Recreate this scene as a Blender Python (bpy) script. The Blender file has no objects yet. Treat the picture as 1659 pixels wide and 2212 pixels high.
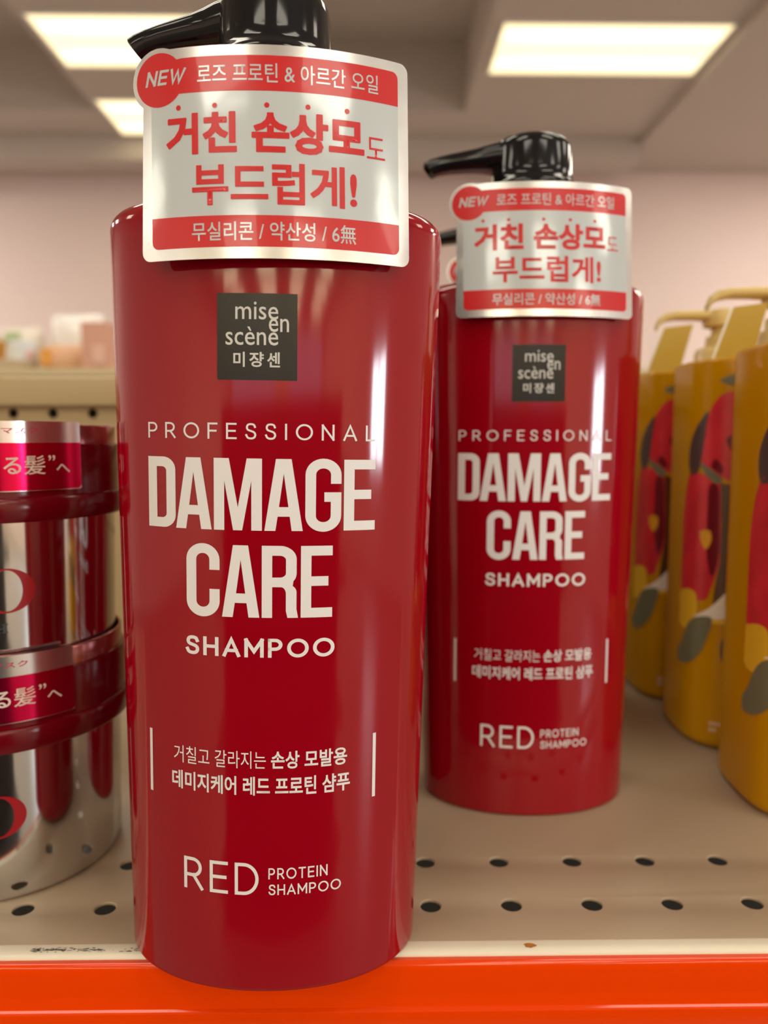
import bpy, bmesh, math, random
from mathutils import Vector, Matrix
PI = math.pi
random.seed(7)
C = bpy.context.scene.collection
MM = 0.001
SZ = 1.2                      # height of the shelf deck above the floor (m)

# ---------------------------------------------------------------- camera
sc = bpy.context.scene
cam_data = bpy.data.cameras.new('camera')
cam = bpy.data.objects.new('camera', cam_data); C.objects.link(cam)
cam_data.sensor_fit = 'VERTICAL'; cam_data.sensor_height = 36.0
cam_data.lens = 36.0 * 1660.0 / 2212.0
cam_data.clip_start = 0.01; cam_data.clip_end = 60
cam.location = (0, 0, SZ + 0.1462)
cam.rotation_euler = (PI / 2 - math.atan(161 / 1660.0), 0, -math.radians(0.8))
cam_data.dof.use_dof = True
cam_data.dof.focus_distance = 0.196
cam_data.dof.aperture_fstop = cam_data.lens / 2.7
sc.camera = cam

# ---------------------------------------------------------------- exposure, world, large lights
vs = sc.view_settings
vs.view_transform = 'Standard'; vs.look = 'None'; vs.gamma = 1.0; vs.use_curve_mapping = False
vs.exposure = 0.35
world = bpy.data.worlds.new('sky'); sc.world = world; world.use_nodes = True
world.node_tree.nodes['Background'].inputs[0].default_value = (0.75, 0.85, 1.0, 1)
world.node_tree.nodes['Background'].inputs[1].default_value = 1.0

def area(name, loc, rot, sx, sy, radiance, color, parent=None):
    l = bpy.data.lights.new(name, 'AREA'); l.shape = 'RECTANGLE'; l.size = sx; l.size_y = sy
    l.energy = radiance * PI * sx * sy; l.color = color
    o = bpy.data.objects.new(name, l); C.objects.link(o); o.location = loc; o.rotation_euler = rot
    o.parent = parent
    return o
WARM = (1.0, 0.94, 0.84)
DAY = (0.86, 0.93, 1.0)
# daylight through the right-wall window, plus added fill from the street front
area('daylight_side_window', (5.28, -3.4, 1.42), (0, PI / 2, 0), 0.9, 1.35, 25, DAY)
area('added_street_fill', (-3.2, -13.55, 1.8), (PI / 2, 0, PI), 4.8, 2.7, 9, DAY)
area('added_street_fill', (2.8, -13.55, 1.8), (PI / 2, 0, PI), 4.0, 2.7, 6, DAY)

# ---------------------------------------------------------------- materials
def mat(name, color, rough=0.5, metal=0.0, spec=0.5, coat=0.0, emit=None, noise=None, bump=None, trans=0.0, sss=0.0):
    m = bpy.data.materials.new(name); m.use_nodes = True
    nt = m.node_tree; b = nt.nodes['Principled BSDF']
    b.inputs['Base Color'].default_value = (*color, 1)
    b.inputs['Roughness'].default_value = rough
    b.inputs['Metallic'].default_value = metal
    b.inputs['Specular IOR Level'].default_value = spec
    b.inputs['Coat Weight'].default_value = coat
    b.inputs['Coat Roughness'].default_value = 0.03
    b.inputs['Transmission Weight'].default_value = trans
    if sss:
        b.inputs['Subsurface Weight'].default_value = sss
        b.inputs['Subsurface Radius'].default_value = (0.01, 0.008, 0.004)
    if emit:
        b.inputs['Emission Color'].default_value = (*emit[0], 1); b.inputs['Emission Strength'].default_value = emit[1]
    if noise or bump:
        tc = nt.nodes.new('ShaderNodeTexCoord')
    if noise:                                       # (scale, amount): slight speckle of the colour
        n = nt.nodes.new('ShaderNodeTexNoise'); n.inputs['Scale'].default_value = noise[0]; n.inputs['Detail'].default_value = 4
        mx = nt.nodes.new('ShaderNodeMix'); mx.data_type = 'RGBA'
        mx.inputs[6].default_value = (*[c * (1 - noise[1]) for c in color], 1)
        mx.inputs[7].default_value = (*[min(1, c * (1 + noise[1])) for c in color], 1)
        nt.links.new(tc.outputs['Object'], n.inputs['Vector']); nt.links.new(n.outputs['Fac'], mx.inputs[0])
        nt.links.new(mx.outputs[2], b.inputs['Base Color'])
    if bump:                                        # (scale, strength, distance, (sx, sy, sz))
        mp = nt.nodes.new('ShaderNodeMapping'); mp.inputs['Scale'].default_value = bump[3]
        n = nt.nodes.new('ShaderNodeTexNoise'); n.inputs['Scale'].default_value = bump[0]; n.inputs['Detail'].default_value = 3
        bp = nt.nodes.new('ShaderNodeBump'); bp.inputs['Strength'].default_value = bump[1]; bp.inputs['Distance'].default_value = bump[2]
        nt.links.new(tc.outputs['Object'], mp.inputs['Vector']); nt.links.new(mp.outputs['Vector'], n.inputs['Vector'])
        nt.links.new(n.outputs['Fac'], bp.inputs['Height']); nt.links.new(bp.outputs['Normal'], b.inputs['Normal'])
    return m

M = {}
M['red'] = mat('red_plastic', (0.29, 0.0004, 0.008), 0.09, spec=0.55, bump=(60, 0.10, 0.0006, (1, 1, 0.06)))
M['black'] = mat('black_plastic', (0.006, 0.0065, 0.008), 0.10, spec=0.4)
M['patch'] = mat('black_print', (0.014, 0.0125, 0.010), 0.28, spec=0.4)
M['white_print'] = mat('white_print', (0.76, 0.76, 0.78), 0.5)
M['grey_print'] = mat('grey_print', (0.62, 0.62, 0.60), 0.5)
M['foil'] = mat('silver_foil', (0.74, 0.75, 0.75), 0.24, metal=0.92, bump=(26, 0.25, 0.002, (1, 1, 1)))
M['tag_white'] = mat('tag_white', (0.57, 0.63, 0.65), 0.13, metal=0.12, spec=0.5, coat=0.4, bump=(26, 0.2, 0.002, (1, 1, 1)))
M['tag_red'] = mat('tag_red', (0.58, 0.012, 0.016), 0.25, coat=0.3)
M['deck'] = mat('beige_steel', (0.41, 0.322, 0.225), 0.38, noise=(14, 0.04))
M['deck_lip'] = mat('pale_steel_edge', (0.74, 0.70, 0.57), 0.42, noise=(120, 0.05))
M['rail'] = mat('tan_steel', (0.47, 0.37, 0.21), 0.45)
M['far_lip'] = mat('far_tan_steel', (0.56, 0.46, 0.27), 0.5)
M['reflection_dark'] = mat('dark_brown_shelf', (0.06, 0.045, 0.04), 0.6)  # kept dark so the glossy bottles reflect less from behind the viewer
M['dark'] = mat('painted_shade', (0.02, 0.018, 0.016), 0.8)  # dark colour stands in for shade below and behind the shelf
M['orange'] = mat('orange_plastic', (0.78, 0.052, 0.0002), 0.07, spec=0.4, bump=(30, 0.06, 0.001, (0.2, 1, 1)))
M['scuff'] = mat('scuffed_metal', (0.16, 0.145, 0.125), 0.5)
M['rust'] = mat('rust', (0.42, 0.16, 0.02), 0.8)
M['chrome'] = mat('silver_mirror_plastic', (0.66, 0.66, 0.66), 0.09, metal=1.0)
M['lid'] = mat('dark_red_plastic', (0.14, 0.0008, 0.006), 0.16, spec=0.4)
M['lid_tier'] = mat('silvery_lid_top', (0.50, 0.20, 0.20), 0.16, metal=0.85)
M['pink_foil'] = mat('crimson_foil', (0.66, 0.006, 0.07), 0.17, metal=0.9)
M['sticker_silver'] = mat('sticker_silver', (0.78, 0.78, 0.78), 0.2, metal=0.95)
M['letter_red'] = mat('letter_red', (0.36, 0.006, 0.012), 0.35)
M['letter_pink'] = mat('letter_pink', (0.52, 0.02, 0.09), 0.4)
M['letter_dark'] = mat('letter_dark', (0.05, 0.06, 0.07), 0.4)
M['letter_cream'] = mat('letter_cream', (0.76, 0.66, 0.58), 0.5)
M['amber'] = mat('amber_film', (0.52, 0.255, 0.0003), 0.15, spec=0.2)
M['cream'] = mat('cream_translucent_plastic', (0.66, 0.50, 0.19), 0.25, sss=0.3)
M['tag_yellow'] = mat('yellow_card', (0.44, 0.275, 0.002), 0.35)
M['card_white'] = mat('card_white', (0.80, 0.76, 0.66), 0.5)
M['petal'] = mat('petal_red', (0.60, 0.025, 0.04), 0.3, noise=(90, 0.35))
M['petal_dark'] = mat('petal_dark', (0.16, 0.004, 0.012), 0.3)
M['stamen'] = mat('stamen_yellow', (0.72, 0.36, 0.02), 0.4, noise=(300, 0.3))
M['leaf'] = mat('leaf_grey_green', (0.16, 0.165, 0.10), 0.4, noise=(150, 0.15))
M['leaf_dark'] = mat('leaf_dark_purple', (0.075, 0.05, 0.05), 0.3)
M['brown'] = mat('brown_print', (0.085, 0.036, 0.010), 0.25)
M['gold'] = mat('gold_line', (0.75, 0.46, 0.02), 0.35)
M['wall'] = mat('pink_wall_paint', (0.84, 0.70, 0.67), 0.8, noise=(2, 0.02))
M['ceiling'] = mat('ceiling_tile', (0.56, 0.50, 0.45), 0.9, noise=(40, 0.03))
M['floor'] = mat('floor_tile', (0.26, 0.235, 0.21), 0.35, noise=(3, 0.06))
M['frame'] = mat('white_metal_frame', (0.75, 0.72, 0.66), 0.4)
M['alu'] = mat('window_aluminium', (0.55, 0.55, 0.56), 0.35, metal=0.8)
M['glass'] = mat('window_glass', (1, 1, 1), 0.02, trans=1.0)

def emissive_diffuser(name, strength):
    m = bpy.data.materials.new(name); m.use_nodes = True; nt = m.node_tree
    b = nt.nodes['Principled BSDF']; b.inputs['Base Color'].default_value = (0.9, 0.86, 0.7, 1); b.inputs['Roughness'].default_value = 0.6
    tc = nt.nodes.new('ShaderNodeTexCoord'); sp = nt.nodes.new('ShaderNodeSeparateXYZ'); nt.links.new(tc.outputs['Object'], sp.inputs[0])
    def mth(op, a, bb=None):
        n = nt.nodes.new('ShaderNodeMath'); n.operation = op
        for i, v in enumerate((a, bb)):
            if v is None: continue
            if isinstance(v, (int, float)): n.inputs[i].default_value = v
            else: nt.links.new(v, n.inputs[i])
        return n.outputs[0]
    ay = mth('ABSOLUTE', sp.outputs['Y'])
    d = mth('DIVIDE', mth('SUBTRACT', ay, 0.145), 0.045)
    g = mth('POWER', 2.718, mth('MULTIPLY', mth('MULTIPLY', d, d), -1.0))       # two fluorescent tubes behind the lens
    ax = mth('ABSOLUTE', sp.outputs['X'])
    e = mth('SUBTRACT', 1.0, mth('POWER', mth('DIVIDE', ax, 0.6), 6.0))
    tube = mth('MULTIPLY', g, mth('MAXIMUM', e, 0.0))
    st = mth('MULTIPLY', mth('ADD', mth('MULTIPLY', tube, 1.0), 0.95), strength)
    cr = nt.nodes.new('ShaderNodeMix'); cr.data_type = 'RGBA'
    cr.inputs[6].default_value = (1.0, 0.83, 0.47, 1); cr.inputs[7].default_value = (1.0, 0.93, 0.70, 1)
    nt.links.new(tube, cr.inputs[0])
    nt.links.new(cr.outputs[2], b.inputs['Emission Color']); nt.links.new(st, b.inputs['Emission Strength'])
    return m
M['diffuser'] = emissive_diffuser('light_diffuser', 1.1)

# ---------------------------------------------------------------- helpers
def new(name, bm, mats, parent=None, smooth=True, mm=True, auto=None):
    me = bpy.data.meshes.new(name)
    if mm: bmesh.ops.scale(bm, vec=(MM, MM, MM), verts=bm.verts)
    bmesh.ops.recalc_face_normals(bm, faces=bm.faces)
    if auto:
        for e in bm.edges:
            if len(e.link_faces) == 2 and e.calc_face_angle(0) > math.radians(auto): e.smooth = False
    for f in bm.faces: f.smooth = smooth
    bm.to_mesh(me); bm.free()
    for m in (mats if isinstance(mats, (list, tuple)) else [mats]): me.materials.append(m)
    o = bpy.data.objects.new(name, me); C.objects.link(o); o.parent = parent
    return o
def thing(name, label, cat, loc=(0, 0, 0), rot=(0, 0, 0), group=None):
    o = bpy.data.objects.new(name, None); C.objects.link(o); o.empty_display_size = 0.05
    o.location = loc; o.rotation_euler = rot
    return tag(o, label, cat, group)
def tag(o, label, cat, group=None):
    o['label'] = label; o['category'] = cat
    if group: o['group'] = group
    return o
def structure(o):
    o['kind'] = 'structure'; return o
def copy_thing(root, label, loc, rot=(0, 0, 0)):
    r = root.copy(); C.objects.link(r); r.location = loc; r.rotation_euler = rot; r['label'] = label
    for ch in list(root.children):
        c = ch.copy(); C.objects.link(c); c.parent = r
        for g in list(ch.children):
            d = g.copy(); C.objects.link(d); d.parent = c
    return r
def child(root, name):
    for c in root.children:
        if c.name.split('.')[0] == name: return c
def mloc(x, y, z=0): return (x * MM, y * MM, SZ + z * MM)

def add_box(bm, x0, x1, y0, y1, z0, z1, bev=0.0, seg=2, mi=0):
    r = bmesh.ops.create_cube(bm, size=1.0)
    vs_ = r['verts']
    for v in vs_:
        v.co = Vector(((x0 + x1) / 2 + v.co.x * (x1 - x0), (y0 + y1) / 2 + v.co.y * (y1 - y0), (z0 + z1) / 2 + v.co.z * (z1 - z0)))
    fs = set(f for v in vs_ for f in v.link_faces)
    for f in fs: f.material_index = mi
    if bev:
        es = list(set(e for v in vs_ for e in v.link_edges))
        bmesh.ops.bevel(bm, geom=es, offset=bev, segments=seg, affect='EDGES', profile=0.5)
def add_loft(bm, rings, cap0=True, cap1=True, closed=True, mi=0):
    vr = [[bm.verts.new(p) for p in ring] for ring in rings]
    n = len(vr[0])
    for a, b in zip(vr[:-1], vr[1:]):
        for i in range(n if closed else n - 1):
            f = bm.faces.new((a[i], a[(i + 1) % n], b[(i + 1) % n], b[i])); f.material_index = mi
    if cap0: bm.faces.new(list(reversed(vr[0]))).material_index = mi
    if cap1: bm.faces.new(vr[-1]).material_index = mi
def circ(r, z, n=64, cx=0, cy=0): return [(cx + r * math.cos(2 * PI * i / n), cy + r * math.sin(2 * PI * i / n), z) for i in range(n)]
def add_lathe(bm, prof, n=72, cap0=True, cap1=True, cx=0, cy=0, mi=0):
    add_loft(bm, [circ(r, z, n, cx, cy) for r, z in prof], cap0, cap1, mi=mi)
def spow(v, e): return math.copysign(abs(v) ** e, v)
def sring(a, b, z, ex, n=112):
    return [(a * spow(math.cos(2 * PI * i / n), 2 / ex), b * spow(math.sin(2 * PI * i / n), 2 / ex), z) for i in range(n)]

# flat artwork: filled 2D outlines or lettering -> bmesh in the XY plane (x = across, y = up)
def flat_from_curve(cu):
    o = bpy.data.objects.new('tmp', cu); C.objects.link(o)
    bpy.context.view_layer.update()
    me = bpy.data.meshes.new_from_object(o.evaluated_get(bpy.context.evaluated_depsgraph_get()))
    bm = bmesh.new(); bm.from_mesh(me)
    bpy.data.objects.remove(o); bpy.data.curves.remove(cu); bpy.data.meshes.remove(me)
    return bm
def flat_poly(loops, extrude=0.0):
    cu = bpy.data.curves.new('tmp', 'CURVE'); cu.dimensions = '2D'; cu.fill_mode = 'BOTH' if extrude else 'FRONT'; cu.extrude = extrude
    for lp in loops:
        s = cu.splines.new('POLY'); s.points.add(len(lp) - 1); s.use_cyclic_u = True
        for p, q in zip(s.points, lp): p.co = (q[0], q[1], 0, 1)
    return flat_from_curve(cu)
def flat_text(body, bold=0.0):
    cu = bpy.data.curves.new('tmp', 'FONT'); cu.body = body; cu.size = 1.0
    cu.fill_mode = 'FRONT'; cu.resolution_u = 3
    bm = flat_from_curve(cu)
    if bold:                                        # heavier weight: a strip along every outline edge
        b = bold
        for e in [e for e in bm.edges if len(e.link_faces) == 1]:
            p, q = e.verts[0].co.copy(), e.verts[1].co.copy(); d = q - p
            if d.length < 1e-7: continue
            d.normalize(); n = Vector((-d.y, d.x, 0)) * b; x = d * b * 0.72
            bm.faces.new([bm.verts.new(c) for c in (p - x - n, q + x - n, q + x + n, p - x + n)])
    return bm
def fit(bm, box):
    xs = [v.co.x for v in bm.verts]; ys = [v.co.y for v in bm.verts]
    x0, x1, y0, y1 = min(xs), max(xs), min(ys), max(ys)
    for v in bm.verts:
        v.co = Vector((box[0] + (v.co.x - x0) / (x1 - x0) * (box[1] - box[0]), box[2] + (v.co.y - y0) / (y1 - y0) * (box[3] - box[2]), v.co.z))
    return bm
def slice_x(bm, step):
    xs = [v.co.x for v in bm.verts]; x = math.floor(min(xs) / step) * step + step
    while x < max(xs):
        bmesh.ops.bisect_plane(bm, geom=bm.verts[:] + bm.edges[:] + bm.faces[:], plane_co=(x, 0, 0), plane_no=(1, 0, 0), dist=1e-5)
        x += step
    return bm
def join_flat(items):
    """items: (bm, material index) -> one bmesh"""
    out = bmesh.new()
    for bm, mi in items:
        base = [out.verts.new(v.co) for v in bm.verts]; bm.verts.index_update()
        for f in bm.faces:
            try: out.faces.new([base[v.index] for v in f.verts]).material_index = mi
            except ValueError: pass
        bm.free()
    return out
def arc(cx, cy, rx, ry, a0, a1, n=12):
    return [(cx + rx * math.cos(math.radians(a0 + (a1 - a0) * i / n)), cy + ry * math.sin(math.radians(a0 + (a1 - a0) * i / n))) for i in range(n + 1)]
def rrect(x0, x1, y0, y1, r, n=6):
    return arc(x1 - r, y1 - r, r, r, 0, 90, n) + arc(x0 + r, y1 - r, r, r, 90, 180, n) + arc(x0 + r, y0 + r, r, r, 180, 270, n) + arc(x1 - r, y0 + r, r, r, 270, 360, n)
def smooth_loop(pts, n=6):
    out = []; k = len(pts)
    for i in range(k):
        p0, p1, p2, p3 = (Vector(pts[(i + j - 1) % k]) for j in range(4))
        for q in range(n):
            t = q / n
            out.append(tuple(0.5 * ((2 * p1) + (p2 - p0) * t + (2 * p0 - 5 * p1 + 4 * p2 - p3) * t * t + (3 * p1 - p0 - 3 * p2 + p3) * t ** 3)))
    return out

# geometric sans capitals drawn as strokes (cap height 1)
def strokes_of(ch):
    E = 0.0
    if ch == 'P': return 0.58, [[(0, 0), (0, 1)], [(0, 1), (.28, 1)] + arc(.28, .72, .28, .28, 90, -90) + [(0, .44)]]
    if ch == 'R': return 0.60, [[(0, 0), (0, 1)], [(0, 1), (.28, 1)] + arc(.28, .72, .27, .28, 90, -90) + [(0, .44)], [(.30, .44), (.60, 0)]]
    if ch == 'O': return 0.92, [arc(.46, .5, .46, .5, 0, 360, 40)]
    if ch == 'F': return 0.52, [[(0, 0), (0, 1), (.52, 1)], [(0, .5), (.46, .5)]]
    if ch == 'E': return 0.54, [[(.54, 0), (0, 0), (0, 1), (.54, 1)], [(0, .51), (.49, .51)]]
    if ch == 'S':
        c = [(.54, .80), (.47, .95), (.29, 1), (.11, .95), (.04, .77), (.11, .60), (.30, .52), (.48, .43), (.56, .25), (.48, .06), (.29, 0), (.09, .06), (0, .23)]
        pts = []
        for i in range(len(c) - 1):
            p0, p1, p2, p3 = (Vector(c[max(0, min(len(c) - 1, i + j - 1))]) for j in range(4))
            for q in range(5):
                t = q / 5; pts.append(tuple(0.5 * ((2 * p1) + (p2 - p0) * t + (2 * p0 - 5 * p1 + 4 * p2 - p3) * t * t + (3 * p1 - p0 - 3 * p2 + p3) * t ** 3)))
        return 0.56, [pts + [c[-1]]]
    if ch == 'I': return 0.0, [[(0, 0), (0, 1)]]
    if ch == 'N': return 0.66, [[(0, 0), (0, 1)], [(0, 1), (.66, 0)], [(.66, 0), (.66, 1)]]
    if ch == 'A': return 0.74, [[(0, 0), (.37, 1), (.74, 0)], [(.12, .3), (.62, .3)]]
    if ch == 'L': return 0.48, [[(0, 1), (0, 0), (.48, 0)]]
    if ch == 'H': return 0.64, [[(0, 0), (0, 1)], [(.64, 0), (.64, 1)], [(0, .5), (.64, .5)]]
    if ch == 'M': return 0.82, [[(0, 0), (0, 1)], [(0, 1), (.41, .28), (.82, 1)], [(.82, 1), (.82, 0)]]
    if ch == 'T': return 0.62, [[(0, 1), (.62, 1)], [(.31, 0), (.31, 1)]]
    if ch == 'D': return 0.72, [[(0, 0), (0, 1), (.26, 1)] + arc(.26, .5, .46, .5, 90, -90, 20) + [(0, 0)]]
    if ch == 'W': return 1.0, [[(0, 1), (.27, 0), (.5, .9), (.73, 0), (1, 1)]]
    return 0.3, []
def add_strip(bm, pts, w):
    pts = [Vector((p[0], p[1], 0)) for p in pts]
    pts = [p for i, p in enumerate(pts) if i == 0 or (p - pts[i - 1]).length > 1e-4]
    closed = (pts[0] - pts[-1]).length < 1e-6
    if closed: pts = pts[:-1]
    n = len(pts); L = []; R = []
    for i in range(n):
        a = pts[i] - pts[i - 1] if (i or closed) else None
        b = pts[(i + 1) % n] - pts[i] if (i < n - 1 or closed) else None
        ta = (a or b).normalized(); tb = (b or a).normalized()
        na = Vector((-ta.y, ta.x, 0)); nb = Vector((-tb.y, tb.x, 0)); m = na + nb
        m = m / max(m.length_squared, 1e-6) * 2 if m.length > 0.2 else nb
        if m.length > 2.2: m = m.normalized() * 2.2
        e = Vector((0, 0, 0))
        if not closed and i == 0: e = -tb * w / 2
        if not closed and i == n - 1: e = ta * w / 2
        L.append(bm.verts.new(pts[i] + e + m * w / 2)); R.append(bm.verts.new(pts[i] + e - m * w / 2))
    for i in range(n if closed else n - 1):
        j = (i + 1) % n; bm.faces.new((R[i], R[j], L[j], L[i]))
def flat_caps(text, w=0.11, gap=0.2, shear=0.0):
    bm = bmesh.new(); x = 0
    for ch in text:
        if ch == ' ': x += 0.35; continue
        wd, st = strokes_of(ch)
        for s in st: add_strip(bm, [(x + w / 2 + p[0] * 0.92, w / 2 + p[1] * (1 - w)) for p in s], w)
        x += wd * 0.92 + w + gap
    for v in bm.verts: v.co.x += shear * v.co.y
    return bm

# heavy condensed capitals (height 420 units)
H_ = 420.0
def heavy(ch):
    H = H_
    if ch == 'D': return 170, [[(0, 0), (0, H), (95, H)] + arc(95, H - 76, 75, 76, 90, 0)[1:] + arc(95, 76, 75, 76, 0, -90), [(55, 58), (55, H - 58), (88, H - 58)] + arc(88, H - 84, 26, 26, 90, 0)[1:] + arc(88, 84, 26, 26, 0, -90)]
    if ch == 'A': return 208, [[(0, 0), (62, H), (146, H), (208, 0), (148, 0), (137, 84), (72, 84), (60, 0)], [(79, 140), (130, 140), (104.5, 335)]]
    if ch == 'M': return 265, [[(0, 0), (0, H), (84, H), (133, 135), (182, H), (265, H), (265, 0), (207, 0), (207, 290), (157, 0), (107, 0), (58, 290), (58, 0)]]
    if ch == 'G': return 195, [arc(97, H - 90, 97, 95, 0, 180, 16) + arc(97, 90, 97, 95, 180, 360, 16) + [(194, 228), (102, 228), (102, 172), (137, 172), (137, 88)] + arc(97, 88, 40, 36, 0, -180, 10) + [(57, H - 88)] + arc(97, H - 88, 40, 36, 180, 0, 10) + [(137, H - 142), (194, H - 142)]]
    if ch == 'C': return 192, [arc(96, H - 90, 96, 95, 0, 180, 16) + arc(96, 90, 96, 95, 180, 360, 16) + [(192, 160), (134, 160), (134, 88)] + arc(96, 88, 38, 36, 0, -180, 10) + [(58, H - 88)] + arc(96, H - 88, 38, 36, 180, 0, 10) + [(134, H - 148), (192, H - 148)]]
    if ch == 'R': return 200, [[(0, 0), (0, H), (100, H)] + arc(100, H - 78, 90, 78, 90, 0)[1:] + [(190, 262)] + arc(150, 262, 40, 56, 0, -55) + arc(140, 150, 50, 45, 55, 0) + [(190, 50), (199, 0), (141, 0), (132, 40), (132, 140)] + arc(105, 140, 27, 40, 0, 90) + [(57, 180), (57, 0)], [(57, 236), (57, H - 57), (98, H - 57)] + arc(98, H - 83, 34, 26, 90, 0)[1:] + arc(98, 262, 34, 26, 0, -90)]
    if ch == 'E': return 174, [[(0, 0), (0, H), (172, H), (172, H - 57), (57, H - 57), (57, 242), (150, 242), (150, 186), (57, 186), (57, 57), (172, 57), (172, 0)]]
def flat_heavy(text, gap=13):
    items = []; x = 0
    for i, ch in enumerate(text):
        w, loops = heavy(ch)
        g = gap if not (ch == 'D' and text[i + 1:i + 2] == 'A') else 2
        items.append((flat_poly([[(x + p[0], p[1]) for p in lp] for lp in loops]), 0)); x += w + g
    return join_flat(items)

# =================================================================== the shop (structure)
EYE = SZ + 0.1462
CZ = EYE + 2.11
def slab(name, boxes, m, bev=0.0):
    bm = bmesh.new()
    for b in boxes: add_box(bm, *b, bev=bev)
    return structure(new(name, bm, m, smooth=False, mm=False))
RX0, RX1, RY0, RY1 = -6.0, 5.2, -13.5, 6.2
slab('floor', [(RX0, RX1, RY0, RY1, -0.1, 0.0)], M['floor'])
slab('wall_far', [(RX0, RX1, RY1, RY1 + 0.12, 0, CZ + 0.6)], M['wall'])
slab('wall_left', [(RX0 - 0.12, RX0, RY0, RY1 + .12, 0, CZ + 0.6)], M['wall'])
def holed(u0, u1, z1, wins):          # wall panels left between window openings (a0, a1, z0, z1)
    out = []; u = u0
    for (a0, a1, za, zb) in wins:
        out += [(u, a0, 0, z1), (a0, a1, 0, za), (a0, a1, zb, z1)]; u = a1
    return out + [(u, u1, 0, z1)]
slab('wall_right', [(RX1, RX1 + 0.12, *q) for q in holed(RY0, RY1 + .12, CZ + .6, [(-4.12, -2.68, 0.94, 1.9)])], M['wall'])
slab('wall_street', [(q[0], q[1], RY0 - 0.12, RY0, q[2], q[3]) for q in holed(RX0 - .12, RX1 + .12, CZ + .6, [(-5.6, -0.8, 0.45, 3.15), (0.8, 4.8, 0.45, 3.15)])], M['wall'])
T = 0.55   # ceiling blocks are as thick as the coffers are deep
YC0, YC1 = 1.6, 5.22
slab('ceiling', [(RX0, RX1, RY0, YC0, CZ, CZ + T), (RX0, -3.3, YC0, YC1, CZ, CZ + T), (-1.79, -0.50, YC0, YC1, CZ, CZ + T), (0.60, 1.90, YC0, YC1, CZ, CZ + T),
                 (RX0, 1.90, YC1, RY1, CZ, CZ + T), (RX0, RX1, YC0, YC1, CZ + 0.43, CZ + T), (1.90, RX1, YC0, RY1, CZ - 0.05, CZ + T)], M['ceiling'])
slab('trim_1', [(RX0, 1.90, 5.66, 5.88, CZ - 0.16, CZ + 0.01)], M['ceiling'])
def window(name, axis, p, a0, a1, z0, z1):
    bm = bmesh.new(); w = 0.05
    for (u0, u1, v0, v1) in ((a0, a1, z0, z0 + w), (a0, a1, z1 - w, z1), (a0, a0 + w, z0, z1), (a1 - w, a1, z0, z1), ((a0 + a1) / 2 - w / 2, (a0 + a1) / 2 + w / 2, z0, z1)):
        if axis == 'x': add_box(bm, p - 0.03, p + 0.03, u0, u1, v0, v1)
        else: add_box(bm, u0, u1, p - 0.03, p + 0.03, v0, v1)
    structure(new(name, bm, M['alu'], smooth=False, mm=False))
window('window_1', 'x', RX1 + 0.03, -4.12, -2.68, 0.94, 1.9)
window('added_window_2', 'y', RY0 - 0.03, -5.6, -0.8, 0.45, 3.15)  # frames put around the added street-front fill lights
window('added_window_3', 'y', RY0 - 0.03, 0.8, 4.8, 0.45, 3.15)

# ceiling lights
def ceiling_light(x, y, label, lamp=0.0, group=None):
    t = thing('ceiling_light', label, 'ceiling light', (x, y, CZ - (0.05 if x > 1.9 and y > 1.6 else 0.0)), group=group)
    bm = bmesh.new(); a, b, w = 0.605, 0.285, 0.014
    for bx in ((-a, a, -b, -b + w), (-a, a, b - w, b), (-a, -a + w, -b + w, b - w), (a - w, a, -b + w, b - w)):
        add_box(bm, *bx, -0.012, 0.0)
    new('frame', bm, M['frame'], t, False, False)
    bm = bmesh.new(); add_box(bm, -a + w, a - w, -b + w, b - w, -0.007, -0.001)
    new('diffuser', bm, M['diffuser'], t, False, False)
    if lamp: area('added_fill_lamp', (0, 0, -0.016), (0, 0, 0), 1.16, 0.5, lamp, WARM if y > -5 else (1.0, 0.80, 0.48), t)  # added fill lamp, only under panels out of view
    return t
ceiling_light(-1.145, 4.35, 'large lit fluorescent panel behind the black pump of the front bottle')
ceiling_light(-1.145, 5.33, 'smaller farther lit fluorescent panel half hidden behind the silver tag')
ceiling_light(1.265, 4.40, 'lit fluorescent panel high above the second red bottle')
for y in (2.55, 0.95, -0.75, -2.45, -4.15, -5.85, -7.55, -9.25, -10.95, -12.65):
    for x in ((-1.145, 1.265) if y > 1.6 else (-3.9, -1.145, 1.265, 3.7)):
        ceiling_light(x, y, 'fluorescent ceiling panel in the row over the aisle behind the viewer, with added fill lamp', 4.0 if y > -5 else 14.0, 'overhead panels outside the view')
for x, y in ((-4.2, 3.1), (-4.2, 4.7), (3.4, 3.0), (3.4, 4.7), (4.6, 3.9)):  # unseen panels added to brighten the end wall
    ceiling_light(x, y, 'ceiling panel added beside the view to brighten the pink end wall', 17.0 if x < 0 else 11.0, 'added panels by the end wall')

# =================================================================== the gondola shelf
shelf = thing('store_shelf', 'beige perforated steel shop shelf with glossy orange front strip', 'shelf', mloc(0, 350, 0))
OY = -350.0
def part(name, bm, mats, parent=shelf, smooth=True, auto=35, off=(0, OY, 0)):
    bmesh.ops.translate(bm, vec=off, verts=bm.verts)
    return new(name, bm, mats, parent, smooth, True, auto)
XL, XR = -460.0, 460.0
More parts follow.
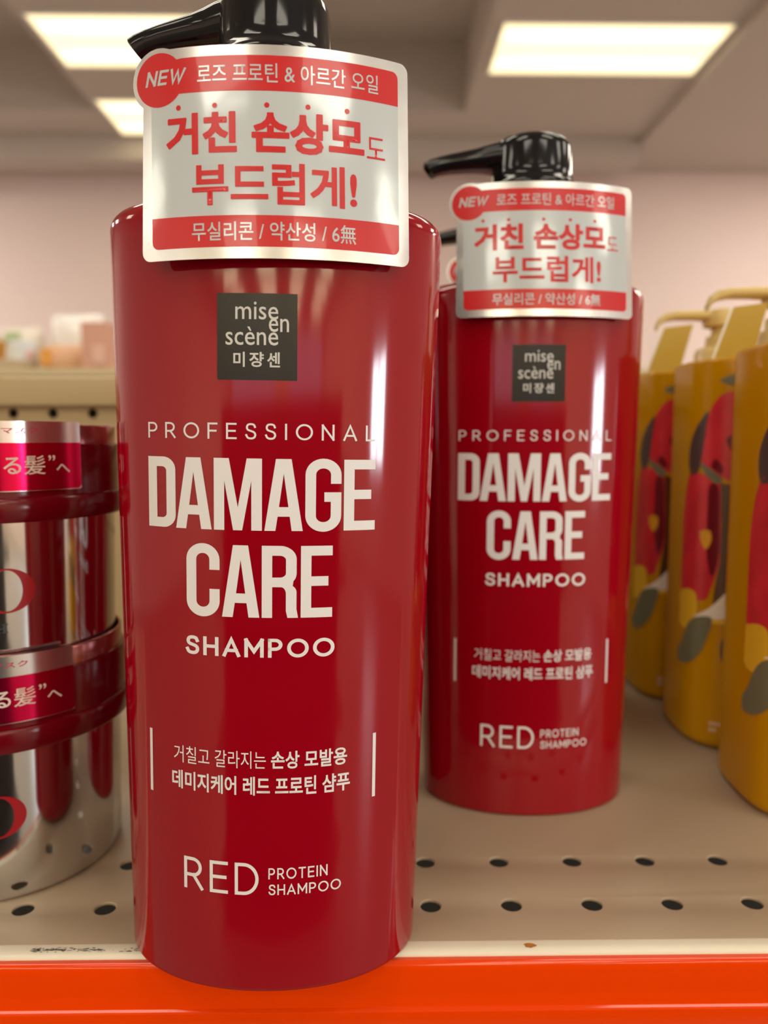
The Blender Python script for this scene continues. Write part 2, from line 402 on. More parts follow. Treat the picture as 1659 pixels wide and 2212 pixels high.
# deck with punched holes
loops = [[(XL, 211.0), (XR, 211.0), (XR, 500.0), (XL, 500.0)]]
for k in range(-18, 18):
    for yy in (227.9, 252.6):
        loops.append(arc(17.8 + 25.4 * k, yy, 3.6, 3.6, 0, 360, 24)[:-1])
cu = bpy.data.curves.new('tmp', 'CURVE'); cu.dimensions = '2D'; cu.fill_mode = 'BOTH'; cu.extrude = 0.2; cu.bevel_depth = 0.35; cu.bevel_resolution = 2
for lp in loops:
    s = cu.splines.new('POLY'); s.points.add(len(lp) - 1); s.use_cyclic_u = True
    for p, q in zip(s.points, lp): p.co = (q[0], q[1], 0, 1)
bm = flat_from_curve(cu)
bmesh.ops.remove_doubles(bm, verts=bm.verts, dist=0.001)
bmesh.ops.translate(bm, vec=(0, 0, -0.55), verts=bm.verts)
deck = part('deck', bm, M['deck'])
# folded front edge
bm = bmesh.new()
prof = [(213.5, -1.0), (212.5, -0.5), (211.2, -0.16), (208.6, -0.08), (207.2, -0.25), (206.5, -0.8), (206.2, -1.4), (206.2, -34), (209, -34), (209, -2.4), (213.5, -2.2)]
add_loft(bm, [[(x, y, z) for y, z in prof] for x in (XL, XR)])
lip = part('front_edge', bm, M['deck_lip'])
# scuffs and a rust spot worn into the front edge
items = []
for i in range(150):
    t = random.random(); x = -98 + 35 * t; y = 208.1 + random.gauss(0, 0.5) + (0.3 if t < 0.5 else 0)
    w, h = random.uniform(0.15, 0.9), random.uniform(0.06, 0.22)
    if abs(t - 0.3) > 0.3 and random.random() < 0.45: continue
    b = flat_poly([[(x + w * math.cos(a) * random.uniform(.7, 1.2), min(210.5, max(207.4, y + h * math.sin(a) * random.uniform(.6, 1.3)))) for a in [q * PI / 4 for q in range(8)]]]); items.append((b, 0))
rx, ry = 45.2, 208.6
rust = [(flat_poly([[(rx + 1.9 * math.cos(a) * random.uniform(.75, 1.1), ry + 1.1 * math.sin(a) * random.uniform(.7, 1.1)) for a in [q * PI / 8 for q in range(16)]]]), 0)]
for nm, it, mt in (('scuff_marks', items, M['scuff']), ('rust_spot', rust, M['rust'])):
    bm = join_flat(it)
    for v in bm.verts: v.co.z = 0.0
    part(nm, bm, mt, lip)
# price strip
bm = bmesh.new()
prof = [(206.2, -1.6), (204.6, -1.4), (203.9, -2.2), (203.6, -4), (203.0, -9), (202.7, -13.2), (202.5, -13.9), (201.9, -14.3), (201.5, -14.7), (201.4, -15.4), (201.4, -18), (201.3, -33), (202.2, -36), (206.2, -36)]
add_loft(bm, [[(x, y, z) for y, z in prof] for x in (XL, XR)])
part('price_strip', bm, M['orange'])
# perforated back panel with a top rail
loops = [[(XL, -3.0), (XR, -3.0), (XR, 184.0), (XL, 184.0)]]
for k in range(-17, 18):
    for zz in (161.6, 136.2, 110.8, 85.4):
        loops.append(arc(-2.9 + 25.4 * k - 13.1 + 13.0, zz, 3.3, 3.3, 0, 360, 16)[:-1])
bm = flat_poly(loops, 1.5)
for v in bm.verts: v.co = Vector((v.co.x, 503 - v.co.z, v.co.y))
part('back_panel', bm, M['rail'])
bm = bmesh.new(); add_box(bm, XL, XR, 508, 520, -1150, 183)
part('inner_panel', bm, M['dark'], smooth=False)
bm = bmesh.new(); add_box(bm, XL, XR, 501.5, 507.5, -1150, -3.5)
part('lower_back_panel', bm, M['dark'], smooth=False)  # shade painted into the panel so the deck holes look dark
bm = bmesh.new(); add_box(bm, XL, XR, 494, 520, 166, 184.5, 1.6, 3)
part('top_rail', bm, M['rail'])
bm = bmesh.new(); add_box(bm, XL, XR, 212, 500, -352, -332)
part('lower_deck', bm, M['dark'], smooth=False)  # shade under the shelf put into the deck colour
bm = bmesh.new(); add_box(bm, XL, XR, 180, 500, -1200, -1080)
part('base', bm, M['rail'], smooth=False)

# =================================================================== red shampoo bottles
B_B, B_N = 28.3, 2.05
def b_a(z): return 41.0 + 3.9 * min(max(z, 0), 206) / 205.0
def surf_bottle(x, z, off=0.10):
    a = b_a(z); q = max(0.0, 1 - (abs(x) / a) ** B_N)
    y = -B_B * q ** (1 / B_N)
    gx = (abs(x) / a) ** (B_N - 1) / a * (1 if x >= 0 else -1); gy = -(abs(y) / B_B) ** (B_N - 1) / B_B
    l = math.hypot(gx, gy)
    return Vector((x + off * gx / l, y + off * gy / l, z))
def wrap(bm, fn, off):
    slice_x(bm, 1.8)
    for v in bm.verts: v.co = fn(v.co.x, v.co.y, off)
    return bm
def make_bottle(label, loc, rot, group):
    t = thing('shampoo_bottle', label, 'shampoo bottle', loc, rot, group)
    # body
    rings = []
    rb, rt, top = 1.6, 5.5, 204.2
    for i in range(7):
        q = PI / 2 * i / 6; ins = rb * (1 - math.sin(q)); rings.append(sring(b_a(0) - ins, B_B - ins, rb * (1 - math.cos(q)), B_N))
    for z in (20, 50, 80, 110, 140, 170, 190): rings.append(sring(b_a(z), B_B, z, B_N))
    for i in range(8):
        q = PI / 2 * i / 7; ins = rt * (1 - math.cos(q)); rings.append(sring(b_a(200) - ins, B_B - ins, top - rt + rt * math.sin(q), B_N))
    rings.append(sring(32, 21, top + 0.6, 2.15)); rings.append(sring(20, 17, top + 1.4, 2.0)); rings.append(sring(13.5, 13.5, top + 2.4, 2.0)); rings.append(sring(13.0, 13.0, top + 6, 2.0))
    bm = bmesh.new(); add_loft(bm, rings); new('body', bm, M['red'], t)
    # printed lettering
    L = []
    L.append(fit(flat_caps('PROFESSIONAL', 0.115, 0.50), (-29.9, 27.4, 144.85, 149.15)))
    L.append(fit(flat_heavy('DAMAGE'), (-30.0, 27.6, 122.3, 140.5)))
    L.append(fit(flat_heavy('CARE'), (-19.5, 17.2, 100.4, 119.0)))
    L.append(fit(flat_caps('SHAMPOO', 0.175, 0.20), (-20.0, 17.9, 90.3, 95.8)))
    new('product_name_lettering', wrap(join_flat([(b, 0) for b in L]), surf_bottle, 0.10), M['white_print'], t); L = []
    L.append(fit(flat_text('거칠고 갈라지는', 0.0), (-23.5, 0.9, 61.4, 66.0)))
    L.append(fit(flat_text('손상 모발용', 0.022), (2.2, 21.4, 61.4, 66.1)))
    L.append(fit(flat_text('데미지케어 레드 프로틴 샴푸', 0.022), (-24.1, 22.2, 54.3, 59.3)))
    new('description_lettering', wrap(join_flat([(b, 0) for b in L]), surf_bottle, 0.10), M['white_print'], t); L = []
    L.append(fit(flat_caps('RED', 0.105, 0.22), (-20.9, -0.9, 27.2, 36.1)))
    L.append(fit(flat_caps('PROTEIN', 0.14, 0.20), (1.6, 16.8, 31.7, 34.9)))
    L.append(fit(flat_caps('SHAMPOO', 0.14, 0.18), (1.6, 20.2, 27.4, 30.6)))
    for bx in ((-30.8, -30.0, 51.6, 68.7), (28.0, 28.8, 51.0, 68.5)):
        new('printed_side_bar', wrap(flat_poly([[(bx[0], bx[2]), (bx[1], bx[2]), (bx[1], bx[3]), (bx[0], bx[3])]]), surf_bottle, 0.10), M['white_print'], t)
    new('variant_lettering', wrap(join_flat([(b, 0) for b in L]), surf_bottle, 0.10), M['white_print'], t)
    # black logo patch with its lettering
    lp = new('logo_patch', wrap(flat_poly([[(-11.2, 159.3), (8.2, 159.3), (8.2, 179.9), (-11.2, 179.9)]]), surf_bottle, 0.09), M['patch'], t)
    L = [fit(flat_text('mise', 0.003), (-6.7, 3.65, 173.7, 177.9)), fit(flat_text('en', 0.003), (1.4, 6.2, 170.8, 174.0)),
         fit(flat_text('scène', 0.003), (-9.1, 3.65, 167.6, 172.0)), fit(flat_text('미', 0.02), (-7.2, -4.4, 162.4, 166.0)),
         fit(flat_text('쟝', 0.02), (-3.3, 0.2, 162.4, 166.0)), fit(flat_text('센', 0.02), (1.0, 4.1, 162.4, 166.0))]
    new('logo_lettering', wrap(join_flat([(b, 0) for b in L]), surf_bottle, 0.17), M['grey_print'], lp)
    # pump: collar, head, spout
    bm = bmesh.new()
    add_lathe(bm, [(15.0, 209), (17.2, 209.4), (17.5, 210.5), (17.5, 226), (16.8, 227.2), (9, 228.5), (6, 229), (6, 241)], 64)
    new('pump_collar', bm, M['black'], t)
    bm = bmesh.new()
    add_lathe(bm, [(13.5, 239.2), (17.2, 239.5), (18.2, 240.2), (18.3, 241.6), (17.6, 243.0), (16.4, 244.2), (15.8, 245.6), (15.6, 248), (15.3, 256.2), (14.9, 258.2), (14.0, 259.6), (12.2, 260.6), (8, 261.3), (2, 261.5)], 72)
    # spout, a tapering arm that droops to a slanted nozzle
    st = [(-3, 254.6, 5.6, 10.0), (-9, 254.6, 5.5, 9.6), (-14.5, 254.4, 4.9, 8.6), (-18, 254.2, 4.4, 7.2), (-22, 253.7, 3.8, 6.4), (-27, 253.1, 3.45, 5.9), (-32, 252.4, 3.15, 5.5), (-36, 251.6, 3.1, 5.1)]
    rings = []
    def sec(x, z, h, w, lean=0.0, n=28):
        r = []
        for i in range(n):
            q = 2 * PI * i / n; c, s_ = spow(math.cos(q), 2 / 3.0), spow(math.sin(q), 2 / 3.0)
            r.append((x - lean * s_, w * c, z + h * s_))
        return r
    for (x, z, h, w) in st: rings.append(sec(x, z, h, w))
    rings.append(sec(-39.0, 250.7, 2.9, 4.6, 1.2)); rings.append(sec(-40.5, 250.0, 2.6, 4.2, 1.9)); rings.append(sec(-40.7, 249.85, 2.1, 3.7, 1.7))
    rings.append(sec(-39.3, 250.3, 1.6, 3.0, 1.3))
    add_loft(bm, rings)
    new('pump_head', bm, M['black'], t, auto=40)
    # hanging neck tag (bent card)
    tg = make_tag(t)
    return t
TR = 72.0
def surf_tag(u, v, off):
    # v: 0 at the lower edge .. 48 at the upper edge; the card bows towards the viewer and leans back a little
    R = TR + off
    return Vector((R * math.sin(u / TR), TR - R * math.cos(u / TR) + 0.10 * v, v))
def make_tag(parent):
    W, HT = 32.6, 48.0
    # outline with the round bulge at its upper corner
    cx, cy, rr = -27.6, 41.2, 7.3
    body = arc(W - 2.2, HT - 2.2, 2.2, 2.2, 0, 90, 6)
    body += [(-20.9, HT)] + arc(cx, cy, rr, rr, 68, 232, 26) + arc(-W + 2.2, 2.2, 2.2, 2.2, 180, 270, 6) + arc(W - 2.2, 2.2, 2.2, 2.2, 270, 360, 6)
    bm = flat_poly([body], 0.18)
    zs = {}
    slice_x(bm, 1.8)
    for v in bm.verts: v.co = surf_tag(v.co.x, v.co.y, v.co.z)
    # strap folding back from the top edge around the neck
    ringo = [(27 * 0 + r * math.cos(q), 28 + r * math.sin(q)) for r, q in [(21, 2 * PI * i / 40) for i in range(40)]]
    t = new('neck_tag', bm, M['foil'], parent, auto=40)
    t.location = (2.9 * MM, (-B_B - 4.8) * MM, 187.9 * MM); t.scale = (1.022, 1.0, 1.03); t.rotation_euler = (0, 0, math.radians(4.4))
    hole = arc(0, 30, 13.9, 13.9, 0, 360, 40)[:-1]
    f = flat_poly([[(-12, 6.4), (12, 6.4), (16, 20)] + arc(0, 30, 20, 20, 0, 180, 20) + [(-16, 20)], hole], 0.18)
    for v in f.verts: v.co = Vector((v.co.x, v.co.y, v.co.z + HT - 1.5))
    new('neck_strap', f, M['foil'], t, smooth=False)
    # print
    K = 0; R_ = 1; W_ = 2
    P = [(flat_poly([rrect(-29.8, 29.8, 9.6, 37.8, 0.2)]), W_, 0.20)]
    P.append((flat_poly([[(-29.8, 9.7)] + arc(-28.2, 4.2, 1.6, 1.6, 180, 270, 5) + arc(28.2, 4.2, 1.6, 1.6, 270, 360, 5) + [(29.8, 9.7)]]), R_, 0.23))
    band = [(29.8, 37.6)] + arc(28.2, 44.0, 1.6, 1.6, 0, 90, 5) + [(-21.9, 45.6)] + arc(cx, cy, 6.2, 6.2, 43, 322, 30) + [(-22.6, 37.6)]
    P.append((flat_poly([band]), R_, 0.23))
    P.append((fit(flat_caps('NEW', 0.17, 0.14, 0.22), (-31.3, -20.6, 39.6, 43.5)), W_, 0.29))
    P.append((fit(flat_text('로즈 프로틴 & 아르간 오일', 0.006), (-18.0, 24.5, 39.4, 43.8)), W_, 0.29))
    for u in (-22.7, -13.9, -1.9, 7.5, 16.7): P.append((flat_poly([arc(u, 34.4, 0.6, 0.6, 0, 360, 16)[:-1]]), R_, 0.26))
    P.append((fit(flat_text('거친 손상모', 0.040), (-25.9, 20.9, 23.6, 33.0)), R_, 0.26))
    P.append((fit(flat_text('도', 0.0), (21.5, 26.2, 24.3, 29.3)), R_, 0.26))
    P.append((fit(flat_text('부드럽게!', 0.025), (-19.5, 19.0, 12.0, 21.5)), R_, 0.26))
    P.append((fit(flat_text('무실리콘 / 약산성 / 6無', 0.008), (-19.6, 18.6, 4.0, 8.3)), W_, 0.29))
    items = []
    for b, mi, off in P:
        slice_x(b, 1.8)
        for v in b.verts: v.co = surf_tag(v.co.x, v.co.y, off)
        items.append((b, mi - 1))
    new('tag_print', join_flat(items), [M['tag_red'], M['tag_white']], t)
    return t
GRP = 'red shampoo bottles'
bot = make_bottle('large sharp red shampoo pump bottle standing over the orange front edge of the shelf', mloc(-29.4, 217.3, 0.76), (0, math.radians(0.97), 0), GRP)
bot2 = copy_thing(bot, 'red shampoo pump bottle behind and beside the front one, next to the yellow bottles', mloc(62.2, 312.0, 0.02), (0, 0, 0))
child(bot, 'pump_head').rotation_euler = (0, 0, math.radians(-9)); child(bot, 'pump_head').location.x = -1.0 * MM; child(bot, 'pump_head').scale = (0.96, 1, 1); child(bot2, 'pump_head').scale = (1, 1, 1); child(bot2, 'pump_head').location.x = 0; child(bot2, 'pump_head').rotation_euler = (0, 0, 0)
tg2 = child(bot2, 'neck_tag'); tg2.rotation_euler = (0, 0, math.radians(2.0)); tg2.location = (0.9 * MM, (-B_B - 4.4) * MM, 189.4 * MM); tg2.scale = (1.035, 1.0, 1.0)
tg1 = child(bot, 'neck_tag'); tg1.location = (3.8 * MM, (-B_B - 4.8) * MM, 187.0 * MM); tg1.rotation_euler = (0, math.radians(-1.0), math.radians(4.4)); tg1.scale = (1.012, 1.0, 1.03)
bot4 = copy_thing(bot, 'red shampoo bottle standing hidden right behind the large front one, mirrored in the silver jars', mloc(-30, 303.0, 0.02))
bot3 = copy_thing(bot, 'blurred red shampoo bottle mostly hidden behind the second red bottle, black spout showing', mloc(69, 420.0, 0.02), (0, 0, 0))

# =================================================================== stacked hair-mask jars
def surf_cyl(R0):
    def fn(u, z, off):
        R = R0 + off
        return Vector((R * math.sin(u / R0), -R * math.cos(u / R0), z))
    return fn
def make_jar(label, loc, rot, group):
    t = thing('hair_mask_jar', label, 'cosmetic jar', loc, rot, group)
    bm = bmesh.new()
    add_lathe(bm, [(30, 0.6), (35.5, 0.0), (37.2, 0.5), (38.0, 1.8), (38.3, 6), (39.2, 42), (39.4, 49.5), (38.0, 50.5)], 96)
    new('body', bm, M['chrome'], t, auto=50)
    bm = bmesh.new()
    add_lathe(bm, [(38.5, 49.4), (42.0, 49.6), (42.6, 50.4), (42.6, 56.2), (42.2, 57.0), (41.4, 57.3), (41.3, 58.2), (41.5, 72.2), (41.1, 73.0), (40.2, 73.2)], 96, cap0=True, cap1=False)
    lid = new('lid', bm, M['lid'], t, auto=40)
    bm = bmesh.new()
    add_lathe(bm, [(40.3, 72.6), (40.4, 78.6), (40.1, 79.2), (39.7, 79.3), (39.4, 78.9), (39.3, 71.2), (38.4, 70.9), (10, 70.9)], 96, cap0=False)
    new('lid_rim', bm, M['lid_tier'], lid, auto=50)
    # sticker: silver upper band with pink lettering, crimson lower band with cream lettering
    def stick(u0, u1, z0, z1, off, r=1.0, corner='both'):
        return slice_x(flat_poly([rrect(u0, u1, z0, z1, r)]), 1.8), off
    fn = surf_cyl(41.7); U1 = STK
    items = []
    b = slice_x(flat_poly([rrect(-24, U1, 59.0, 80.1, 0.9)], 0.08), 1.8)
    for v in b.verts: v.co = fn(v.co.x, v.co.y, v.co.z + 0.05)
    items.append((b, 0))
    b = slice_x(flat_poly([[(-24, 59.2), (U1 - .9, 59.2), (U1 - .05, 60.1), (U1 - .05, 73.6), (-24, 73.6)]]), 1.8)
    for v in b.verts: v.co = fn(v.co.x, v.co.y, 0.17)
    items.append((b, 1))
    st = new('sticker', join_flat(items), [M['sticker_silver'], M['pink_foil']], t, auto=50)
    L = []
    o = U1
    L.append((fit(flat_text('ヘアマスク', 0.01), (14.5, 32.2, 76.4, 78.2)), 0))
    L.append((fit(flat_text('る', 0.012), (22.1, 27.0, 64.3, 69.3)), 1))
    L.append((fit(flat_text('髪', 0.006), (27.8, 34.0, 64.0, 69.8)), 1))
    L.append((fit(flat_text('”', 0.012), (35.0, 37.2, 68.1, 69.8)), 1))
    L.append((fit(flat_text('へ', 0.014), (37.4, 42.1, 64.3, 67.0)), 1))
    items = []
    for b, mi in L:
        slice_x(b, 1.8)
        for v in b.verts: v.co = fn(v.co.x, v.co.y, 0.22)
        items.append((b, mi))
    new('sticker_lettering', join_flat(items), [M['letter_pink'], M['letter_cream']], st)
    # big serif letter and the small word below it, printed on the silver body
    fn = surf_cyl(39.0); c = OX
    items = []
    O = flat_poly([arc(c, 28.6, 8.2, 6.9, 0, 360, 40)[:-1], arc(c, 28.6, 4.6, 6.4, 0, 360, 40)[:-1]])
    items.append((O, 0))
    h0 = c - 3.6; hz = 15.6
    for bx in ((0, 1.1, 0, 2.8), (2.2, 3.3, 0, 2.8), (1.0, 2.4, 1.25, 1.6), (-.3, 1.4, 0, .3), (1.9, 3.6, 0, .3), (-.3, 1.4, 2.5, 2.8), (1.9, 3.6, 2.5, 2.8)):
        items.append((flat_poly([[(h0 + bx[0], hz + bx[2]), (h0 + bx[1], hz + bx[2]), (h0 + bx[1], hz + bx[3]), (h0 + bx[0], hz + bx[3])]]), 1))
    out = []
    for b, mi in items:
        slice_x(b, 1.8)
        for v in b.verts:
            zz = v.co.y; rr = 38.3 + 0.9 * (zz - 6) / 36.0 - 39.0 + 0.12
            v.co = fn(v.co.x, zz, rr)
        out.append((b, mi))
    new('printed_lettering', join_flat(out), [M['letter_red'], M['letter_dark']], t)
    return t
STK, OX = 46.4, 20.2
JG = 'stacked silver and red jars'
jar = make_jar('silver jar with red lid at the bottom of the stack, standing on the shelf', mloc(-131, 266, 0.02), (0, 0, math.radians(-8)), JG)
jar2 = copy_thing(jar, 'silver jar with red lid and bright sticker, on top of the other jar', mloc(-131, 266, 71.0), (0, 0, 0))

# =================================================================== yellow pump bottles
YA, YB, YN = 46.0, 33.0, 3.4
def surf_yb(x, z, off):
    x = max(-YA * .998, min(YA * .998, x))
    q = max(0.0, 1 - (abs(x) / YA) ** YN); y = -YB * q ** (1 / YN)
    gx = (abs(x) / YA) ** (YN - 1) / YA * (1 if x >= 0 else -1); gy = -(abs(y) / YB) ** (YN - 1) / YB
    l = math.hypot(gx, gy)
    return Vector((x + off * gx / l, y + off * gy / l, z))
def make_yellow(label, loc, group, tagdx):
    t = thing('flower_print_bottle', label, 'lotion bottle', loc, (0, 0, math.radians(-3)), group)
    rings = []; rb = 5.0
    for i in range(8):
        q = PI / 2 * i / 7; ins = rb * (1 - math.sin(q)); rings.append(sring(YA - ins, YB - ins, rb * (1 - math.cos(q)), YN))
    for z in (40, 80, 120, 160, 180.0): rings.append(sring(YA, YB, z, YN))
    for i in range(1, 6):
        q = PI / 2 * i / 5; ins = 2.0 * (1 - math.cos(q)); rings.append(sring(YA - ins, YB - ins, 180 + 2.0 * math.sin(q), YN))
    bm = bmesh.new(); add_loft(bm, rings); new('body', bm, M['amber'], t, auto=60)
    bm = bmesh.new()
    add_lathe(bm, [(18, 181.9), (14.5, 182.4), (13.8, 183.5), (13.6, 193), (12.6, 195.6), (10, 196.8), (8, 197.2), (7.6, 202.6), (6.6, 203.2), (5.0, 203.4), (5.0, 211)], 48)
    new('pump_collar', bm, M['cream'], t, auto=50)
    bm = bmesh.new()
    add_lathe(bm, [(8, 208), (9.5, 208.6), (10, 214), (9.5, 217), (5, 218)], 40)
    rr_ = []
    for (x, z, h, w) in ((4, 214.4, 3.2, 7), (-6, 214.6, 3.0, 6.6), (-16, 214.8, 2.7, 5.6), (-26, 214.6, 2.5, 4.8), (-31, 213.6, 2.4, 4.2), (-34.5, 211.4, 2.2, 3.8), (-36, 208.0, 1.9, 3.4)):
        rr_.append([(x, w * spow(math.cos(2 * PI * i / 24), .7), z + h * spow(math.sin(2 * PI * i / 24), .7)) for i in range(24)])
    add_loft(bm, rr_)
    new('pump_head', bm, M['cream'], t, auto=50)
    # leaning card looped over the neck
    bm = bmesh.new()
    P4 = [(-44.5 + tagdx, -15, 182.4), (-27 + tagdx, -15, 182.4), (-19 + tagdx, -11, 208.5), (-35 + tagdx, -11, 206.5)]
    Q4 = [(p[0], p[1] + .5, p[2]) for p in P4]
    add_loft(bm, [P4, Q4])
    W4 = [(P4[0][0] - .9, -15.05, 182.4), (P4[0][0] + .1, -15.15, 182.4), (P4[3][0] + .1, -11.15, 206.5), (P4[3][0] - .9, -11.05, 206.5)]
    add_loft(bm, [W4, [(p[0], p[1] + .45, p[2]) for p in W4]], mi=1)
    new('hanging_card', bm, [M['tag_yellow'], M['card_white']], t, smooth=False)
    # printed artwork
    art = [('flower', 0, 0, [(-33.4, 135.8), (-32.9, 147.7), (-31.0, 159.3), (-27.5, 165.2), (-22.5, 166.8), (-16, 165.2), (-8, 166.5), (0, 162), (4, 152), (3, 138), (-4, 127), (-12, 123), (-18.5, 124.5), (-26.4, 128.1), (-30.7, 132.2)]),
           ('topleaf', 3, 1, [(-28.5, 171.8), (-23.3, 174.3), (-16, 174.8), (-11, 172), (-16, 168.2), (-23.1, 169.0)]),
           ('spot', 1, 2, [(-25.5, 145.2), (-21.8, 147.4), (-20.6, 142.2), (-19.0, 136.8), (-22.5, 138.2)]),
           ('spot', 1, 2, [(-30.2, 132.9), (-28.8, 136.4), (-26.2, 132.4), (-26.9, 129.6)]),
           ('stamen', 2, 3, [(-20.8, 141.0), (-19.7, 145.0), (-16.0, 147.1), (-12, 144), (-12.5, 137), (-17, 135.2)]),
           ('redstrip', 0, 4, [(-35.5, 128.5), (-33.5, 129.5), (-27.2, 125.6), (-26.2, 107.7), (-26, 90), (-28.9, 76), (-30.6, 71), (-35.9, 72.7), (-35.95, 99.2)]),
           ('dark', 1, 5, [(-30.5, 124), (-27.4, 123), (-26.6, 107), (-26.4, 92), (-28.5, 82), (-30.5, 92), (-30.8, 110)]),
           ('brown', 4, 6, [(-26.9, 125.6), (-18.4, 123.6), (-11, 122.4), (-4, 126), (14, 126), (20, 100), (20, 64.4), (-19.8, 64.3), (-28.3, 62.6), (-27.5, 76), (-25.9, 90), (-26, 107)]),
           ('darkleaf', 5, 7, [(-31.8, 158.0), (-34.3, 152.1), (-35.4, 144.5), (-35.6, 134.9), (-35.2, 128.8), (-33.8, 130.7), (-33.2, 136.4), (-32.3, 150.2)]),
           ('greyleaf', 3, 8, [(-33.6, 134.2), (-30.7, 132.2), (-26.6, 127.8), (-27.6, 125.2), (-30.6, 127.0)]),
           ('stamen', 2, 9, [(-32.6, 102.8), (-29.7, 103.4), (-29.1, 98.9), (-30.8, 94.6), (-32.3, 97.8)]),
           ('gold', 6, 10, [(-35.9, 72.7), (-33.1, 72.8), (-33.0, 60.6), (-35.8, 55.4)]),
           ('petal', 7, 11, [(-33.8, 62.3), (-28.7, 67.7), (-22.0, 77), (-17.5, 70), (-19.6, 64.0), (-28.6, 62.0)]),
           ('band', 6, 12, [(-28.3, 62.6), (20, 64.4), (20, 62.4), (-28.3, 60.3)]),
           ('lowleaf', 3, 13, [(-34.0, 60.6), (-27.9, 62.9), (-29.6, 52.1), (-32.0, 44.1), (-35.8, 37.8), (-35.7, 47.1)]),
           ('disc', 8, 14, [(-19.6, 59.2), (-23.3, 54.8), (-24.4, 49.4), (-23.5, 43.0), (-18.9, 37.9), (-13, 41), (-10.5, 48), (-13, 56)])]
    items = []
    for (nm, mi, lay, pts) in art:
        pts = [(p[0] - 10.0, p[1]) for p in pts]
        pp = pts if nm in ('band', 'brown', 'petal') else smooth_loop(pts, 5)
        b = slice_x(flat_poly([pp]), 1.2)
        for v in b.verts: v.co = surf_yb(v.co.x, v.co.y, 0.06 + 0.025 * lay)
        items.append((b, mi))
    new('printed_artwork', join_flat(items), [M['petal'], M['petal_dark'], M['stamen'], M['leaf'], M['brown'], M['leaf_dark'], M['gold'], M['card_white'], M['leaf_dark']], t)
    # small embossed-looking white code near the base
    items = []
    for r in range(2):
        for k in range(7):
            x = -37 + 1.5 * k; z = 12.4 - 3.0 * r
            if (k + r) % 4 == 3: continue
            for (dx, dz) in ((0, 0), (.5, .6), (0, 1.1)):
                items.append((flat_poly([arc(x + dx, z + dz, .38, .38, 0, 360, 8)[:-1]]), 0))
    b = join_flat(items); slice_x(b, 1.2)
    for v in b.verts: v.co = surf_yb(v.co.x, v.co.y, 0.12)
    new('batch_code', b, M['letter_cream'], t)
    return t
YG = 'yellow flower print pump bottles'
yb = make_yellow('yellow pump bottle nearest the shelf front, cut off by the photo edge', mloc(194.0, 302, 0.02), YG, 0)
yb2 = copy_thing(yb, 'yellow flower print pump bottle in the middle of its row of three', mloc(196.0, 372, 0.02), (0, 0, math.radians(-3)))
child(yb2, 'hanging_card').location.x = 7 * MM
yb3 = copy_thing(yb, 'dim yellow pump bottle last in its row, right behind the second red bottle', mloc(196.5, 440, 0.02), (0, 0, math.radians(-3)))

# =================================================================== next aisle: far shelf and its blurred goods
fs = thing('far_shelf', 'tan steel shelf in the next aisle holding blurred small packages', 'shelf', (-0.4, 2.2, 0))
FZ = SZ + 0.318
def fpart(name, boxes, m, bev=0.0):
    bm = bmesh.new()
    for b in boxes: add_box(bm, b[0] + .4, b[1] + .4, b[2] - 2.2, b[3] - 2.2, b[4], b[5], bev)
    return new(name, bm, m, fs, False, False)
fpart('top_deck', [(-2.0, 1.0, 1.94, 2.42, FZ - 0.022, FZ)], M['far_lip'], 0.003)
fpart('back_panel', [(-2.0, 1.0, 2.42, 2.46, 0.0, FZ + 0.02)], M['rail'])
fpart('middle_deck', [(-2.0, 1.0, 1.94, 2.42, FZ - 0.40, FZ - 0.37), (-2.0, 1.0, 1.94, 2.42, 0.0, 0.15)], M['rail'])
fpart('upright', [(-2.0, -1.97, 1.96, 2.42, 0.15, FZ - 0.022)], M['rail']); fpart('upright', [(0.97, 1.0, 1.96, 2.42, 0.15, FZ - 0.022)], M['rail'])
pk = lambda n, c, r=0.5: mat(n, c, r)
# px helper values were measured once; everything below is in metres on the far shelf
def blob(name, label, cat, x0, x1, y0, y1, h, m, kind, extra=None):
    t = thing(name, label, cat, ((x0 + x1) / 2, (y0 + y1) / 2, FZ + 0.0005))
    w, d = (x1 - x0) / 2, (y1 - y0) / 2
    bm = bmesh.new()
    if kind == 'box':
        add_box(bm, -w, w, -d, d, 0, h, 0.002)
    elif kind == 'bag':     # pillow pouch with crimped top
        rings = []
        for i in range(9):
            q = i / 8; th = d * math.sin(PI * min(1, 0.18 + q * 0.82)) ** 0.6 + 0.003; ww = w * (0.92 + 0.08 * math.sin(q * PI))
            rings.append([(ww * spow(math.cos(2 * PI * k / 24), .6), th * spow(math.sin(2 * PI * k / 24), .8), q * h) for k in range(24)])
        add_loft(bm, rings)
    elif kind == 'tub':
        add_loft(bm, [[(w * s * spow(math.cos(2 * PI * k / 32), .75), d * s * spow(math.sin(2 * PI * k / 32), .75), z) for k in range(32)] for s, z in ((.82, 0), (.86, .003), (.97, h * .82), (1, h * .83), (1, h * .97), (.96, h))])
    o = new({'box': 'carton', 'bag': 'pouch', 'tub': 'container'}[kind], bm, m, t, kind != 'box', False, 40)
    if extra:
        en, em, ex0, ex1, ez0, ez1 = extra
        bm = bmesh.new(); add_box(bm, ex0 * w, ex1 * w, -d - 0.004, -d * (0.4 if kind != 'box' else .9), ez0 * h, ez1 * h, 0.0015)
        new(en, bm, em, t, False, False)
    return t
def PX(px, Y): return (px - 829.5) / 1660.0 * (Y * 1.0) + 0.014 * Y     # metres across at distance Y
Y1 = 1.96
blob('pink_carton', 'plain salmon pink carton beside the front bottle edge, on the far shelf', 'box', PX(204, 2.0), PX(262, 2.0), 1.95, 2.01, 0.113, pk('salmon_card', (0.62, 0.33, 0.24)), 'box', ('carton_label', pk('salmon_light', (0.72, 0.45, 0.36)), -.2, .7, .1, .5))
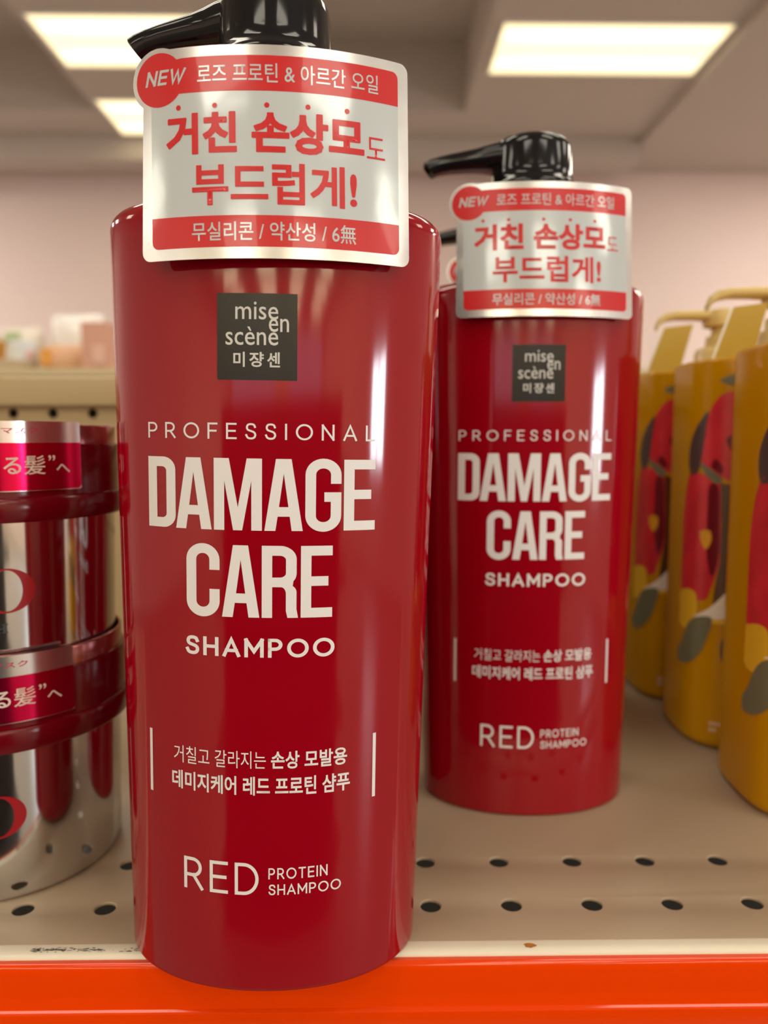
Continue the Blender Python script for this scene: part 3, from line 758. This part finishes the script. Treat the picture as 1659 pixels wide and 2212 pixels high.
blob('peach_pouch', 'peach and orange pouch on the far shelf between tray and carton', 'package', PX(100, 2.0), PX(200, 2.0), 2.0, 2.07, 0.066, pk('peach_film', (0.70, 0.42, 0.25)), 'bag', ('orange_panel', pk('orange_print', (0.72, 0.33, 0.05)), -.95, -.5, .15, .8))
blob('white_bag', 'glossy white bag standing above the peach pouch on the far shelf', 'package', PX(140, 2.2), PX(250, 2.2), 2.12, 2.22, 0.165, pk('white_film', (0.86, 0.83, 0.80), 0.15), 'bag')
tray_ = blob('beige_tray', 'low beige tray at the far shelf edge', 'tray', PX(-90, 2.0), PX(97, 2.0), 1.95, 2.06, 0.022, pk('tray_beige', (0.62, 0.52, 0.36)), 'tub')
t_ = blob('white_tub', 'white tub standing in the beige tray', 'package', PX(36, 2.0), PX(92, 2.0), 1.98, 2.04, 0.05, pk('tub_white', (0.74, 0.78, 0.78)), 'tub', ('pink_seal', pk('seal_pink', (0.75, 0.42, 0.40)), .55, .95, .1, .4)); t_.location.z += 0.0225
t_ = blob('orange_jar', 'orange jar in the beige tray at the photo edge', 'package', PX(-32, 2.0), PX(24, 2.0), 1.98, 2.04, 0.05, pk('jar_orange', (0.62, 0.28, 0.03)), 'tub'); t_.location.z += 0.0225
blob('green_print_bag', 'pale bag with green and yellow print behind the white tub', 'package', PX(28, 2.2), PX(118, 2.2), 2.14, 2.22, 0.130, pk('pale_film', (0.80, 0.74, 0.66), 0.3), 'bag', ('green_print', pk('print_green', (0.40, 0.52, 0.28)), -.5, .15, .62, .86))
blob('pink_print_bag', 'pale bag with pink print at the photo edge', 'package', PX(-60, 2.2), PX(26, 2.2), 2.14, 2.22, 0.130, pk('pale_film_pink', (0.78, 0.70, 0.66), 0.3), 'bag', ('pink_print', pk('print_pink', (0.70, 0.16, 0.22)), .2, .75, .6, .9))

# =================================================================== dark shelf added behind the viewer, shaped to darken reflections
os_ = thing('added_dark_shelf', 'unseen dark shelf added behind the viewer to darken reflections', 'shelf', (0.25, -1.75, 0))
bm = bmesh.new(); add_box(bm, -1.3, 0.9, -0.02, 0.02, 0, 1.45); new('back_panel', bm, M['reflection_dark'], os_, False, False)
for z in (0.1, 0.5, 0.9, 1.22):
    bm = bmesh.new(); add_box(bm, -1.3, 0.9, 0.02, 0.36, z, z + 0.03); new('deck', bm, M['reflection_dark'], os_, False, False)
